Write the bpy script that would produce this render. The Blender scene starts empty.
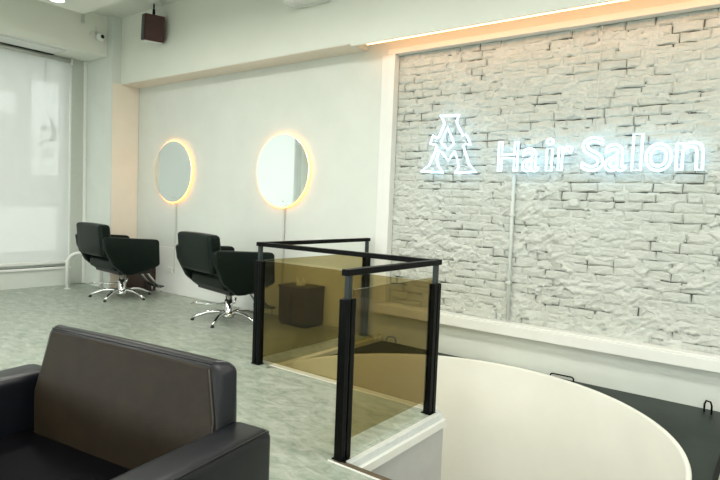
import bpy, bmesh, math, random
import numpy as np
from mathutils import Vector, Matrix

random.seed(7)
RNG = np.random.RandomState(11)
scene = bpy.context.scene
COL = scene.collection

# ------------------------------------------------------------------ camera
F_PX = 567.4736
CAM = Vector((0.0, -4.797, 1.350))
R_ = Vector((0.79731526, 0.60232794, 0.03859305))
U_ = Vector((-0.06754283, 0.02550204, 0.9973904))
D_ = Vector((-0.59977191, 0.79784127, -0.0610161))
cd = bpy.data.cameras.new('camera')
cd.sensor_fit = 'HORIZONTAL'
cd.sensor_width = 36.0
cd.lens = F_PX / 720.0 * 36.0
cd.clip_start = 0.05
cam = bpy.data.objects.new('camera', cd)
COL.objects.link(cam)
m3 = Matrix((R_, U_, -D_)).transposed()
cam.matrix_world = Matrix.Translation(CAM) @ m3.to_4x4()
scene.camera = cam

def project(P):
    d = Vector(P) - CAM
    z = d.dot(D_)
    return 360 + F_PX * d.dot(R_) / z, 240 - F_PX * d.dot(U_) / z, z

# ------------------------------------------------------------------ world, exposure
w = bpy.data.worlds.new('overcast_sky')
scene.world = w
w.use_nodes = True
bg = w.node_tree.nodes['Background']
bg.inputs['Color'].default_value = (0.98, 1.0, 0.985, 1)
bg.inputs['Strength'].default_value = 2.9
scene.view_settings.view_transform = 'Standard'
scene.view_settings.look = 'None'
scene.view_settings.gamma = 1.0
scene.view_settings.use_curve_mapping = False
scene.view_settings.exposure = 0.42
FILL_W = 27.0        # watts of each added ceiling fill lamp
FILL_COL = (1.0, 0.975, 0.885)

# ------------------------------------------------------------------ materials
def new_mat(name):
    m = bpy.data.materials.new(name)
    m.use_nodes = True
    nt = m.node_tree
    return m, nt, nt.nodes['Principled BSDF']

def mat(name, col, rough=0.5, metal=0.0, spec=0.5, var=0.0, vscale=6.0, bump=0.0, bscale=80.0, stretch=(1, 1, 1), coat=0.0, bdist=0.004):
    m, nt, b = new_mat(name)
    b.inputs['Base Color'].default_value = (*col, 1)
    b.inputs['Roughness'].default_value = rough
    b.inputs['Metallic'].default_value = metal
    b.inputs['Specular IOR Level'].default_value = spec
    b.inputs['Coat Weight'].default_value = coat
    tc = nt.nodes.new('ShaderNodeTexCoord')
    mp = nt.nodes.new('ShaderNodeMapping')
    mp.inputs['Scale'].default_value = stretch
    nt.links.new(tc.outputs['Object'], mp.inputs['Vector'])
    if var > 0:
        n = nt.nodes.new('ShaderNodeTexNoise')
        n.inputs['Scale'].default_value = vscale
        n.inputs['Detail'].default_value = 5
        n.inputs['Roughness'].default_value = 0.6
        nt.links.new(mp.outputs[0], n.inputs['Vector'])
        r = nt.nodes.new('ShaderNodeValToRGB')
        r.color_ramp.elements[0].position = 0.3
        r.color_ramp.elements[1].position = 0.7
        r.color_ramp.elements[0].color = (*[max(0, c * (1 - var)) for c in col], 1)
        r.color_ramp.elements[1].color = (*[min(1, c * (1 + var)) for c in col], 1)
        nt.links.new(n.outputs['Fac'], r.inputs['Fac'])
        nt.links.new(r.outputs['Color'], b.inputs['Base Color'])
    if bump > 0:
        n2 = nt.nodes.new('ShaderNodeTexNoise')
        n2.inputs['Scale'].default_value = bscale
        n2.inputs['Detail'].default_value = 3
        nt.links.new(mp.outputs[0], n2.inputs['Vector'])
        bp = nt.nodes.new('ShaderNodeBump')
        bp.inputs['Strength'].default_value = bump
        bp.inputs['Distance'].default_value = bdist
        nt.links.new(n2.outputs['Fac'], bp.inputs['Height'])
        nt.links.new(bp.outputs[0], b.inputs['Normal'])
    return m

def emis(name, col, strength):
    m, nt, b = new_mat(name)
    b.inputs['Base Color'].default_value = (0.8, 0.8, 0.8, 1)
    b.inputs['Emission Color'].default_value = (*col, 1)
    b.inputs['Emission Strength'].default_value = strength
    return m

M = {}
M['wall'] = mat('wall_paint', (0.70, 0.735, 0.69), 0.55, var=0.03, vscale=2.5, bump=0.08, bscale=60)
M['wall_white'] = mat('white_paint', (0.80, 0.82, 0.79), 0.5, var=0.02, vscale=3, bump=0.05, bscale=60)
M['glow_tint'] = mat('painted_warm_glow', (0.84, 0.76, 0.65), 0.5, var=0.03, vscale=3)  # warm LED glow on pillar side and soffit, put into the colour
M['beam'] = mat('beam_paint', (0.80, 0.82, 0.75), 0.55, var=0.02, vscale=2)
M['ceiling'] = mat('ceiling_paint', (0.76, 0.78, 0.72), 0.7, var=0.02, vscale=2)
M['trim'] = mat('trim_white', (0.82, 0.83, 0.80), 0.35, var=0.015, vscale=8)
M['drum'] = mat('drum_plaster', (0.86, 0.86, 0.80), 0.42, var=0.03, vscale=2.2, bump=0.04, bscale=30)
M['brick'] = mat('painted_brick', (0.535, 0.56, 0.52), 0.6, var=0.07, vscale=9, bump=0.9, bscale=30, bdist=0.014)
M['plaster'] = mat('painted_plaster', (0.57, 0.595, 0.555), 0.6, var=0.05, vscale=7, bump=0.9, bscale=34, bdist=0.014)
M['mortar'] = mat('raw_mortar', (0.16, 0.16, 0.14), 0.9, var=0.3, vscale=12, bump=0.5)
M['leather'] = mat('black_leather', (0.006, 0.0065, 0.008), 0.34, spec=0.35, var=0.25, vscale=14, bump=0.16, bscale=260)
M['leather_warm_reflection'] = mat('black_leather_painted_reflection', (0.018, 0.0125, 0.007), 0.45, spec=0.18, var=0.25, vscale=10, bump=0.22, bscale=260)  # brown of a warm reflection, put into the black leather's colour
M['leather_green'] = mat('green_black_leather', (0.003, 0.0075, 0.0055), 0.42, spec=0.16, var=0.2, vscale=14, bump=0.14, bscale=220)
M['leather_arm'] = mat('sheen_black_leather', (0.006, 0.007, 0.010), 0.34, spec=0.34, var=0.2, vscale=14, bump=0.08, bscale=260, coat=0.0)
M['leather_seat'] = mat('matt_black_leather', (0.003, 0.003, 0.004), 0.5, spec=0.04, var=0.2, vscale=14, bump=0.1, bscale=260)
M['stitch'] = mat('seam_thread', (0.035, 0.032, 0.028), 0.7, var=0.2, vscale=60)
M['steel'] = mat('black_steel', (0.003, 0.0036, 0.0036), 0.42, spec=0.09, var=0.2, vscale=30, bump=0.05)
M['steel_grey'] = mat('gunmetal', (0.025, 0.034, 0.034), 0.4, metal=0.3, var=0.1, vscale=30)
M['chrome'] = mat('chrome', (0.78, 0.79, 0.78), 0.12, metal=1.0, var=0.03, vscale=20)
M['mirror'] = mat('mirror_silver', (0.80, 0.86, 0.835), 0.015, metal=1.0)
M['alu'] = mat('aluminium_edge', (0.70, 0.74, 0.74), 0.35, metal=0.1, var=0.05, vscale=20)
M['riser'] = mat('grey_riser_board', (0.50, 0.51, 0.51), 0.5, var=0.03, vscale=10)
M['brown_metal'] = mat('brown_nosing', (0.17, 0.135, 0.095), 0.45, metal=0.3, var=0.2, vscale=40)
M['wood_dark'] = mat('dark_brown_wood', (0.036, 0.014, 0.008), 0.42, var=0.45, vscale=9, stretch=(1, 1, 8), bump=0.05)
M['speaker'] = mat('maroon_brown_cabinet', (0.050, 0.012, 0.010), 0.45, var=0.2, vscale=20)
M['black_plastic'] = mat('black_plastic', (0.012, 0.012, 0.012), 0.45, var=0.1, vscale=30)
M['white_plastic'] = mat('white_plastic', (0.80, 0.81, 0.78), 0.35, var=0.02, vscale=20)
M['cable'] = mat('pale_grey_conduit', (0.60, 0.62, 0.58), 0.5, var=0.03, vscale=20)
M['pipe'] = mat('painted_pipe', (0.62, 0.66, 0.63), 0.4, var=0.03, vscale=20)
M['panel_dark'] = mat('dark_green_laminate', (0.014, 0.024, 0.0195), 0.4, spec=0.2, var=0.35, vscale=4, bump=0.03)
M['stair'] = mat('stair_tread_wood', (0.36, 0.30, 0.22), 0.5, var=0.15, vscale=10, stretch=(1, 6, 1))
M['frame_alu'] = mat('window_frame_grey', (0.52, 0.55, 0.50), 0.45, metal=0.1, var=0.03, vscale=20)
M['facade'] = mat('pale_facade', (0.24, 0.26, 0.24), 0.8, var=0.08, vscale=2)
M['asphalt'] = mat('street', (0.25, 0.26, 0.25), 0.9, var=0.15, vscale=3)
M['sign_white'] = mat('sign_board_white', (0.85, 0.86, 0.86), 0.5, var=0.01)
M['sign_grey'] = mat('sign_print_grey', (0.05, 0.06, 0.06), 0.6, var=0.05)
M['led_warm'] = emis('warm_led', (1.0, 0.32, 0.035), 5.2)
M['led_cove'] = emis('warm_cove_led', (1.0, 0.42, 0.15), 9.0)
M['neon'] = emis('cool_white_neon', (0.38, 0.70, 1.0), 1.9)
M['lamp'] = emis('lamp_diffuser', (1.0, 0.98, 0.93), 3.0)

# mottled vinyl floor
m, nt, b = new_mat('grey_green_vinyl')
tc = nt.nodes.new('ShaderNodeTexCoord'); mp = nt.nodes.new('ShaderNodeMapping')
mp.inputs['Scale'].default_value = (1.0, 2.0, 1.0)
mp.inputs['Rotation'].default_value = (0, 0, 0.5)
nt.links.new(tc.outputs['Object'], mp.inputs['Vector'])
n1 = nt.nodes.new('ShaderNodeTexNoise'); n1.inputs['Scale'].default_value = 7.0; n1.inputs['Detail'].default_value = 9; n1.inputs['Roughness'].default_value = 0.68; n1.inputs['Distortion'].default_value = 0.8
nt.links.new(mp.outputs[0], n1.inputs['Vector'])
cr = nt.nodes.new('ShaderNodeValToRGB')
e = cr.color_ramp.elements
e[0].position = 0.32; e[0].color = (0.20, 0.25, 0.20, 1)
e[1].position = 0.68; e[1].color = (0.46, 0.50, 0.445, 1)
e2 = cr.color_ramp.elements.new(0.5); e2.color = (0.335, 0.375, 0.32, 1)
nt.links.new(n1.outputs['Fac'], cr.inputs['Fac'])
nt.links.new(cr.outputs['Color'], b.inputs['Base Color'])
b.inputs['Roughness'].default_value = 0.34
b.inputs['Specular IOR Level'].default_value = 0.45
M['floor'] = m

def front_only(nt, fr, mx):
    # reflect at the entry face only; a thin pane has no inner total reflection
    ge = nt.nodes.new('ShaderNodeNewGeometry')
    inv = nt.nodes.new('ShaderNodeMath'); inv.operation = 'SUBTRACT'; inv.inputs[0].default_value = 1.0
    nt.links.new(ge.outputs['Backfacing'], inv.inputs[1])
    mu = nt.nodes.new('ShaderNodeMath'); mu.operation = 'MULTIPLY'
    nt.links.new(fr.outputs[0], mu.inputs[0]); nt.links.new(inv.outputs[0], mu.inputs[1])
    nt.links.new(mu.outputs[0], mx.inputs[0])

# tinted glass (thin pane: the tint acts at both faces)
m, nt, b = new_mat('bronze_tinted_glass')
out = nt.nodes['Material Output']
nt.nodes.remove(b)
tr = nt.nodes.new('ShaderNodeBsdfTransparent'); tr.inputs['Color'].default_value = (0.72, 0.668, 0.50, 1)
gl = nt.nodes.new('ShaderNodeBsdfGlossy'); gl.inputs['Roughness'].default_value = 0.02; gl.inputs['Color'].default_value = (0.9, 0.9, 0.85, 1)
fr = nt.nodes.new('ShaderNodeFresnel'); fr.inputs['IOR'].default_value = 1.35
mx = nt.nodes.new('ShaderNodeMixShader')
front_only(nt, fr, mx); nt.links.new(tr.outputs[0], mx.inputs[1]); nt.links.new(gl.outputs[0], mx.inputs[2])
nt.links.new(mx.outputs[0], out.inputs['Surface'])
M['glass_bronze'] = m

m, nt, b = new_mat('window_glass')
out = nt.nodes['Material Output']; nt.nodes.remove(b)
tr = nt.nodes.new('ShaderNodeBsdfTransparent'); tr.inputs['Color'].default_value = (0.95, 0.96, 0.95, 1)
gl = nt.nodes.new('ShaderNodeBsdfGlossy'); gl.inputs['Roughness'].default_value = 0.02
fr = nt.nodes.new('ShaderNodeFresnel'); fr.inputs['IOR'].default_value = 1.3
mx = nt.nodes.new('ShaderNodeMixShader')
front_only(nt, fr, mx); nt.links.new(tr.outputs[0], mx.inputs[1]); nt.links.new(gl.outputs[0], mx.inputs[2])
nt.links.new(mx.outputs[0], out.inputs['Surface'])
M['glass_clear'] = m

# sheer roller blind
m, nt, b = new_mat('sheer_blind_fabric')
out = nt.nodes['Material Output']; nt.nodes.remove(b)
df = nt.nodes.new('ShaderNodeBsdfDiffuse'); df.inputs['Color'].default_value = (0.82, 0.83, 0.82, 1)
tl = nt.nodes.new('ShaderNodeBsdfTranslucent'); tl.inputs['Color'].default_value = (0.82, 0.83, 0.82, 1)
tr = nt.nodes.new('ShaderNodeBsdfTransparent'); tr.inputs['Color'].default_value = (0.97, 0.98, 0.975, 1)
tc = nt.nodes.new('ShaderNodeTexCoord')
wv = nt.nodes.new('ShaderNodeTexNoise'); wv.inputs['Scale'].default_value = 300
nt.links.new(tc.outputs['Object'], wv.inputs['Vector'])
mr = nt.nodes.new('ShaderNodeMapRange'); mr.inputs['To Min'].default_value = 0.36; mr.inputs['To Max'].default_value = 0.46
nt.links.new(wv.outputs['Fac'], mr.inputs['Value'])
m1 = nt.nodes.new('ShaderNodeMixShader'); m1.inputs[0].default_value = 0.42
m2 = nt.nodes.new('ShaderNodeMixShader')
nt.links.new(df.outputs[0], m1.inputs[1]); nt.links.new(tl.outputs[0], m1.inputs[2])
nt.links.new(mr.outputs[0], m2.inputs[0]); nt.links.new(m1.outputs[0], m2.inputs[1]); nt.links.new(tr.outputs[0], m2.inputs[2])
nt.links.new(m2.outputs[0], out.inputs['Surface'])
M['blind'] = m

# ------------------------------------------------------------------ mesh helpers
class MB:
    def __init__(self):
        self.v = []; self.f = []; self.s = []
    def add(self, verts, faces, smooth=False):
        o = len(self.v)
        self.v += [tuple(p) for p in verts]
        self.f += [tuple(i + o for i in fc) for fc in faces]
        self.s += [smooth] * len(faces)
        return self
    def bm(self, bm, smooth=False):
        bm.verts.index_update()
        self.add([v.co[:] for v in bm.verts], [[v.index for v in f.verts] for f in bm.faces], smooth)
        bm.free()
        return self
    def box(self, x0, x1, y0, y1, z0, z1, bev=0.0, seg=2, xf=None):
        bm = bmesh.new()
        bmesh.ops.create_cube(bm, size=1.0)
        for v in bm.verts:
            v.co = Vector(((x0 + x1) / 2 + v.co.x * (x1 - x0), (y0 + y1) / 2 + v.co.y * (y1 - y0), (z0 + z1) / 2 + v.co.z * (z1 - z0)))
        if bev > 0:
            bmesh.ops.bevel(bm, geom=list(bm.edges), offset=bev, segments=seg, affect='EDGES', profile=0.5)
        if xf:
            for v in bm.verts: v.co = Vector(xf(v.co))
        return self.bm(bm, bev >= 0.012 and seg > 1)
    def prism(self, pts, axis, a0, a1, bev=0.0, seg=2, xf=None):
        """pts: outline in the two other axes (in xyz order); extruded from a0 to a1 along axis"""
        bm = bmesh.new()
        def mk(p, a):
            q = list(p); q.insert(axis, a); return bm.verts.new(q)
        A = [mk(p, a0) for p in pts]; B = [mk(p, a1) for p in pts]
        bm.faces.new(A[::-1]); bm.faces.new(B)
        n = len(pts)
        for i in range(n):
            bm.faces.new((A[i], A[(i + 1) % n], B[(i + 1) % n], B[i]))
        bmesh.ops.recalc_face_normals(bm, faces=list(bm.faces))
        if bev > 0:
            bmesh.ops.bevel(bm, geom=list(bm.edges), offset=bev, segments=seg, affect='EDGES', profile=0.5, clamp_overlap=True)
        if xf:
            for v in bm.verts: v.co = Vector(xf(v.co))
        return self.bm(bm, bev >= 0.012 and seg > 1)
    def tube(self, pts, r, n=10, closed=False, caps=True):
        pts = [Vector(p) for p in pts]
        N = len(pts)
        rad = r if isinstance(r, (list, tuple)) else [r] * N
        rings = []
        prev = None
        for i, p in enumerate(pts):
            if closed: t = pts[(i + 1) % N] - pts[i - 1]
            elif i == 0: t = pts[1] - pts[0]
            elif i == N - 1: t = pts[-1] - pts[-2]
            else: t = (pts[i + 1] - p).normalized() + (p - pts[i - 1]).normalized()
            t.normalize()
            if prev is None:
                a = Vector((0, 0, 1)) if abs(t.z) < 0.9 else Vector((1, 0, 0))
                u = t.cross(a).normalized()
            else:
                u = prev - t * prev.dot(t)
                u.normalize()
            prev = u
            v = t.cross(u)
            rings.append([p + rad[i] * (math.cos(2 * math.pi * k / n) * u + math.sin(2 * math.pi * k / n) * v) for k in range(n)])
        verts = [q for rg in rings for q in rg]
        faces = []
        for i in range(N if closed else N - 1):
            j = (i + 1) % N
            for k in range(n):
                faces.append((i * n + k, i * n + (k + 1) % n, j * n + (k + 1) % n, j * n + k))
        self.add(verts, faces, True)
        if caps and not closed:
            o = len(self.v) - len(verts)
            self.f.append(tuple(o + k for k in range(n))[::-1]); self.s.append(False)
            self.f.append(tuple(o + (N - 1) * n + k for k in range(n))); self.s.append(False)
        return self
    def lathe(self, prof, c=(0, 0, 0), axis='z', n=32):
        """prof: list of (radius, height)"""
        verts = []; faces = []
        for r, h in prof:
            for k in range(n):
                a = 2 * math.pi * k / n
                x, y = r * math.cos(a), r * math.sin(a)
                if axis == 'z': p = (c[0] + x, c[1] + y, c[2] + h)
                elif axis == 'y': p = (c[0] + x, c[1] + h, c[2] + y)
                else: p = (c[0] + h, c[1] + x, c[2] + y)
                verts.append(p)
        for i in range(len(prof) - 1):
            for k in range(n):
                faces.append((i * n + k, i * n + (k + 1) % n, (i + 1) * n + (k + 1) % n, (i + 1) * n + k))
        nf = len(faces)
        faces.append(tuple(range(n))[::-1]); faces.append(tuple((len(prof) - 1) * n + k for k in range(n)))
        self.add(verts, faces, True)
        self.s[-1] = self.s[-2] = False
        return self
    def cushion(self, x0, x1, y0, y1, z0, z1, r=0.04, puff=0.01, n=7, xf=None):
        """rounded box with slightly bulging faces"""
        half = Vector(((x1 - x0) / 2, (y1 - y0) / 2, (z1 - z0) / 2)); c = Vector(((x0 + x1) / 2, (y0 + y1) / 2, (z0 + z1) / 2))
        r = min(r, min(half) * 0.98)
        def axis_samples(h):
            k = [0, .25, .55, .8, 1.0]
            a = [-h + r * t for t in k]
            inner = [(-h + r) + (2 * (h - r)) * i / n for i in range(1, n)]
            return a + inner + [h - r * t for t in k[::-1]]
        S = [axis_samples(half[i]) for i in range(3)]
        vid = {}; verts = []; faces = []
        def vert(p):
            key = (round(p[0], 5), round(p[1], 5), round(p[2], 5))
            if key in vid: return vid[key]
            core = Vector([max(-(half[i] - r), min(half[i] - r, p[i])) for i in range(3)])
            d = Vector(p) - core
            if d.length > 1e-9:
                q = core + d.normalized() * r
                nrm = d.normalized()
            else:
                q = Vector(p); nrm = Vector((0, 0, 0))
            b = 1.0
            for i in range(3):
                b *= 1.0 if abs(nrm[i]) > 0.8 else (1 - (p[i] / half[i]) ** 2)
            q = q + nrm * puff * b
            q = c + q
            if xf: q = Vector(xf(q))
            vid[key] = len(verts); verts.append(q[:])
            return vid[key]
        for ax in range(3):
            i, j = [k for k in range(3) if k != ax]
            for sgn in (-1, 1):
                for a in range(len(S[i]) - 1):
                    for bb in range(len(S[j]) - 1):
                        quad = []
                        for (u, v_) in ((a, bb), (a + 1, bb), (a + 1, bb + 1), (a, bb + 1)):
                            p = [0, 0, 0]; p[ax] = sgn * half[ax]; p[i] = S[i][u]; p[j] = S[j][v_]
                            quad.append(vert(p))
                        if len(set(quad)) < 3: continue
                        flip = (sgn > 0) == (ax == 1)
                        faces.append(tuple(quad[::-1] if flip else quad))
        return self.add(verts, faces, True)
    def build(self, name, material, parent=None):
        me = bpy.data.meshes.new(name)
        me.from_pydata(self.v, [], self.f)
        me.polygons.foreach_set('use_smooth', self.s)
        me.materials.append(material)
        me.update()
        o = bpy.data.objects.new(name, me)
        COL.objects.link(o)
        if parent: o.parent = parent
        return o

def build_each(mb, name, material, parent):
    # every separate piece becomes an object of its own
    par = list(range(len(mb.v)))
    def find(a):
        while par[a] != a:
            par[a] = par[par[a]]; a = par[a]
        return a
    for f in mb.f:
        r = find(f[0])
        for i in f[1:]: par[find(i)] = r
    comp = {}
    for f, s in zip(mb.f, mb.s): comp.setdefault(find(f[0]), []).append((f, s))
    out = []
    for fl in comp.values():
        ids = sorted({i for f, _ in fl for i in f}); mp_ = {i: k for k, i in enumerate(ids)}
        m2_ = MB(); m2_.v = [mb.v[i] for i in ids]; m2_.f = [tuple(mp_[i] for i in f) for f, _ in fl]; m2_.s = [s for _, s in fl]
        out.append(m2_.build(name, material, parent))
    return out

def tag(o, label=None, cat=None, group=None, kind=None):
    if label: o['label'] = label
    if cat: o['category'] = cat
    if group: o['group'] = group
    if kind: o['kind'] = kind
    return o

def thing(name, label, cat, loc=(0, 0, 0), rz=0.0, group=None):
    o = bpy.data.objects.new(name, None)
    o.empty_display_size = 0.1
    COL.objects.link(o)
    o.location = loc; o.rotation_euler = (0, 0, rz)
    return tag(o, label, cat, group)

def struct(name, mb, material, parent=None):
    o = mb.build(name, material, parent)
    o['kind'] = 'structure'
    return o

def copy_tree(src, parent=None):
    c = src.copy(); COL.objects.link(c)
    c.parent = parent
    for ch in list(src.children):
        copy_tree(ch, c)
    return c

# ------------------------------------------------------------------ room dimensions
XW = -8.54            # window plane
XP = -7.80            # pillar side
YP = -0.43            # pillar front
XR = 3.2; YB = -6.9   # unseen right and rear walls
ZC = 3.89             # ceiling
X1, Y1 = -3.45, -1.564
X3, Y2 = -1.805, -2.50
CX, CY, RD = -1.828, -1.554, 1.480   # stair drum
XE = -0.20            # right edge of floor opening
XK = -3.30            # left edge of floor opening

# ------------------------------------------------------------------ floor and shell
fl = MB()
zf = -0.25
fl.box(XW - .2, XK, YB, 0.0, zf, 0)
fl.box(XK, X3, YB, Y1 + .03, zf, 0)
fl.box(X3, XE, YB, Y2, zf, 0)
fl.box(XE, XR, YB, 0.0, zf, 0)
struct('floor', fl, M['floor'])

# ceiling: main slab, then the lower ceiling field in front of it
c_ = MB(); c_.box(XW - .2, XR, YB, 0.2, ZC, ZC + .2)
struct('ceiling', c_, M['ceiling'])
dz = 3.60
c_ = MB(); c_.box(-7.20, XR - .01, YB + .01, -1.15, dz, ZC - .001)
struct('ceiling_dropped', c_, M['ceiling'])

# wall behind the mirrors, with the brick recess
wl = MB()
FX0, FX1 = -3.245, 0.90          # brick opening
FZ0, FZ1 = 0.335, 2.875
wl.box(XW - .2, FX0, 0, .25, -3.2, ZC)
wl.box(FX1, XR, 0, .25, -3.2, ZC)
wl.box(FX0, FX1, 0, .25, FZ1, ZC)
wl.box(FX0, FX1, 0, .25, -3.2, FZ0)
struct('wall_back', wl, M['wall'])
# lower dado board of the mirror wall
d_ = MB(); d_.box(XP, -3.46, -.012, -.001, 0.001, .655, .004)
struct('trim_1', d_, M['wall_white'])

pl = MB(); pl.box(XW, XP, YP, -.001, 0.0, ZC - .001)
struct('wall_corner_pillar', pl, M['wall'])

bmw = MB(); bmw.box(XP + .001, -3.60, -.29, -.001, 2.955, ZC - .001)
bmw.box(-3.60, XR - .01, -.29, -.001, 3.075, ZC - .001)
bmw.box(-3.60, XR - .01, -.29, -.264, 2.930, 3.075)       # hanging lip in front of the light cove
struct('ceiling_beam_back', bmw, M['beam'])
bmw = MB(); bmw.box(XW, -7.93, YB + .01, YP - .001, 3.325, ZC - .001)
struct('ceiling_beam_window', bmw, M['beam'])

k = MB(); k.box(XP + .0005, XP + .006, YP + .012, -.013, .01, 2.954); struct('glow_tint_pillar', k, M['glow_tint'])  # thin sheet painting the warm glow onto the pillar side
k = MB(); k.box(XP + .007, -3.605, -.284, -.001, 2.949, 2.9545); struct('glow_tint_soffit', k, M['glow_tint'])  # thin sheet painting the warm glow onto the beam soffit
wr = MB(); wr.box(XR, XR + .2, YB, .2, -3.2, ZC)
struct('wall_right', wr, M['wall'])
FILL_WIN = [(-6.6, -4.3), (-4.1, -1.8), (-1.6, 0.7), (0.9, 3.0)]  # unseen rear windows, added to let more daylight in low down
wr = MB()
wr.box(XW - .2, XR, YB - .2, YB, 0, .25); wr.box(XW - .2, XR, YB - .2, YB, 2.75, ZC)
ex = [XW - .2] + [e for wd in FILL_WIN for e in wd] + [XR]
for a, b2 in zip(ex[::2], ex[1::2]): wr.box(a, b2, YB - .2, YB, .25, 2.75)
struct('wall_front', wr, M['wall'])
for i, (a, b2) in enumerate(FILL_WIN):
    fr_ = MB()
    y0, y1 = YB - .14, YB - .08
    fr_.box(a, b2, y0, y1, .25, .31, .004); fr_.box(a, b2, y0, y1, 2.69, 2.75, .004)
    fr_.box(a, a + .06, y0, y1, .31, 2.69, .004); fr_.box(b2 - .06, b2, y0, y1, .31, 2.69, .004)
    wo = struct('window_%d' % (i + 4), fr_, M['frame_alu'])
    g = MB(); g.box(a + .06, b2 - .06, YB - .113, YB - .107, .31, 2.69); g.build('pane', M['glass_clear'], wo)

# window wall
WIN = [(-2.62, -0.66), (-4.40, -2.72), (-6.7, -5.2)]
ZS, ZT = 0.275, 3.30
ww = MB()
ww.box(XW - .2, XW, YB, 0.0, 0.0, ZS)
ww.box(XW - .2, XW, YB, 0.0, ZT, ZC)
edges = [YB] + [e for wd in sorted(WIN) for e in wd] + [0.0]
for a, b2 in zip(edges[::2], edges[1::2]):
    ww.box(XW - .2, XW, a, b2, ZS, ZT)
struct('wall_left', ww, M['wall'])
# grey-green jamb panel between blind and pillar
j = MB(); j.box(XW, XW + .03, -.655, YP - .001, .01, 3.324, .004)
struct('trim_2', j, M['frame_alu'])
j = MB(); j.box(XW + .001, XW + .05, -.475, YP - .002, .01, 3.32, .003)
struct('trim_3', j, M['wall_white'])
for i, (a, b2) in enumerate(WIN):
    fr_ = MB()
    x0, x1 = XW - .14, XW - .08
    fr_.box(x0, x1, a, b2, ZS, ZS + .05, .004); fr_.box(x0, x1, a, b2, ZT - .05, ZT, .004)
    fr_.box(x0, x1, a, a + .05, ZS + .05, ZT - .05, .004); fr_.box(x0, x1, b2 - .05, b2, ZS + .05, ZT - .05, .004)
    wo = struct('window_%d' % (i + 1), fr_, M['frame_alu'])
    g = MB(); g.box(XW - .113, XW - .107, a + .05, b2 - .05, ZS + .05, ZT - .05)
    g.build('pane', M['glass_clear'], wo)
    s_ = MB(); s_.box(XW - .08, XW + .035, a - .02, b2 + .02, ZS - .03, ZS, .006)
    s_.build('window_sill', M['trim'], wo)
    lab = ['white sheer roller blind pulled down over the window beside the corner pillar',
           'white sheer roller blind over the middle window, outside the photo to the left',
           'white sheer roller blind over the far window, behind the camera'][i]
    rb = thing('roller_blind', lab, 'blind', (XW + .03, (a + b2) / 2, ZS + .02))
    hw = (b2 - a) / 2
    k = MB(); k.box(-.004, 0.0, -hw + .02, hw - .02, .06, 2.97)
    k.build('blind_fabric', M['blind'], rb)
    k = MB(); k.box(-.012, .012, -hw + .02, hw - .02, .03, .075, .006)
    k.build('bottom_bar', M['trim'], rb)
    k = MB(); k.tube([(.01, -hw, 2.985), (.01, hw - .02, 2.985)], .028, 14)
    k.build('roller', M['frame_alu'], rb)
    k = MB(); k.box(-.025, .045, hw - .015, hw + .005, 2.93, 3.024, .004)
    k.build('bracket', M['white_plastic'], rb)

# ceiling air panel on the window beam soffit
ap = thing('air_outlet_panel', 'long white linear air outlet panel on the soffit above the blind', 'air outlet', (-8.25, -1.95, 3.3245))
k = MB(); k.box(-.19, .19, -1.02, 1.02, -.012, -.0005, .003); k.build('panel', M['white_plastic'], ap)
k = MB()
k.box(-.172, .172, 1.0, 1.006, -.0145, -.012); k.box(.166, .172, -1.0, 1.0, -.0145, -.012); k.box(-.172, -.166, -1.0, 1.0, -.0145, -.012)
build_each(k, 'seam', M['frame_alu'], ap)
k = MB()
for q in range(4): k.box(-.20 - .012 * q, -.194 - .012 * q, -1.02, 1.02, -.02, -.001)
build_each(k, 'slot', M['black_plastic'], ap)

# ------------------------------------------------------------------ street outside
g = MB(); g.box(-60, 60, -60, 60, -3.6, -3.5); struct('ground', g, M['asphalt'])
fc = thing('building', 'pale building across the street, faint behind the blind', 'building', (-19, 2, -3.5))
k = MB(); k.box(-3, 0, -14, 16, 0, 15); k.build('wall', M['facade'], fc)
for q in range(6):
    k = MB(); k.box(-.02, .03, -12 + q * 4, -10 + q * 4, 3.0, 4.4); k.build('window', M['frame_alu'], fc)
aw = thing('awning', 'white slanted awning outside, a pale band seen through the blind', 'awning', (-10.9, -1.9, 2.70))
k = MB(); k.prism([(-.8, .0), (0, .0), (0, .36), (-.8, .42)], 1, -1.4, 1.45, .01); k.build('valance', M['sign_white'], aw)
k = MB()
for q in (-1.2, 1.2): k.tube([(-.7, q, .05), (-.7, q, -6.2)], .04, 8)
build_each(k, 'support', M['frame_alu'], aw)
sg = thing('street_sign', 'tall white hanging shop sign with a grey brush character, seen through the blind', 'sign', (-10.5, -.11, 1.66))
k = MB(); k.box(-.12, 0, -.205, .205, 0, 1.62, .01); k.build('sign_board', M['sign_white'], sg)
k = MB()
arc = [(0.004, .06 + .07 * math.sin(t), 1.02 - t * .17) for t in [i * .25 for i in range(10)]]
arc += [(0.004, .03 - .05 * q, .63 - .012 * q * q) for q in range(1, 4)]
k.tube(arc, [.020 + .016 * math.sin(i / 4) ** 2 for i in range(len(arc))], 8)
k.tube([(.004, .07, .86), (.004, .15, .80)], .014, 8)
k.tube([(.004, -.07, .80), (.004, -.02, .86)], .03, 8)
k.tube([(.004, -.08, .86), (.004, -.05, .78)], .02, 8)
k.build('brush_character', M['sign_grey'], sg)
k = MB(); k.box(.001, .006, -.07, .12, .34, .48, .01); k.build('seal_print', M['riser'], sg)
k = MB(); k.tube([(-.06, 0, 1.60), (-.06, 0, 2.0), (1.765, 0, 2.0)], .02, 8); k.build('hanger', M['steel'], sg)

# ------------------------------------------------------------------ brick wall
BY = 0.060          # nominal brick face
wb = MB(); wb.box(FX0, FX1, .088, .2, FZ0, FZ1)
brickwall = struct('wall_brick', wb, M['mortar'])

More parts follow.
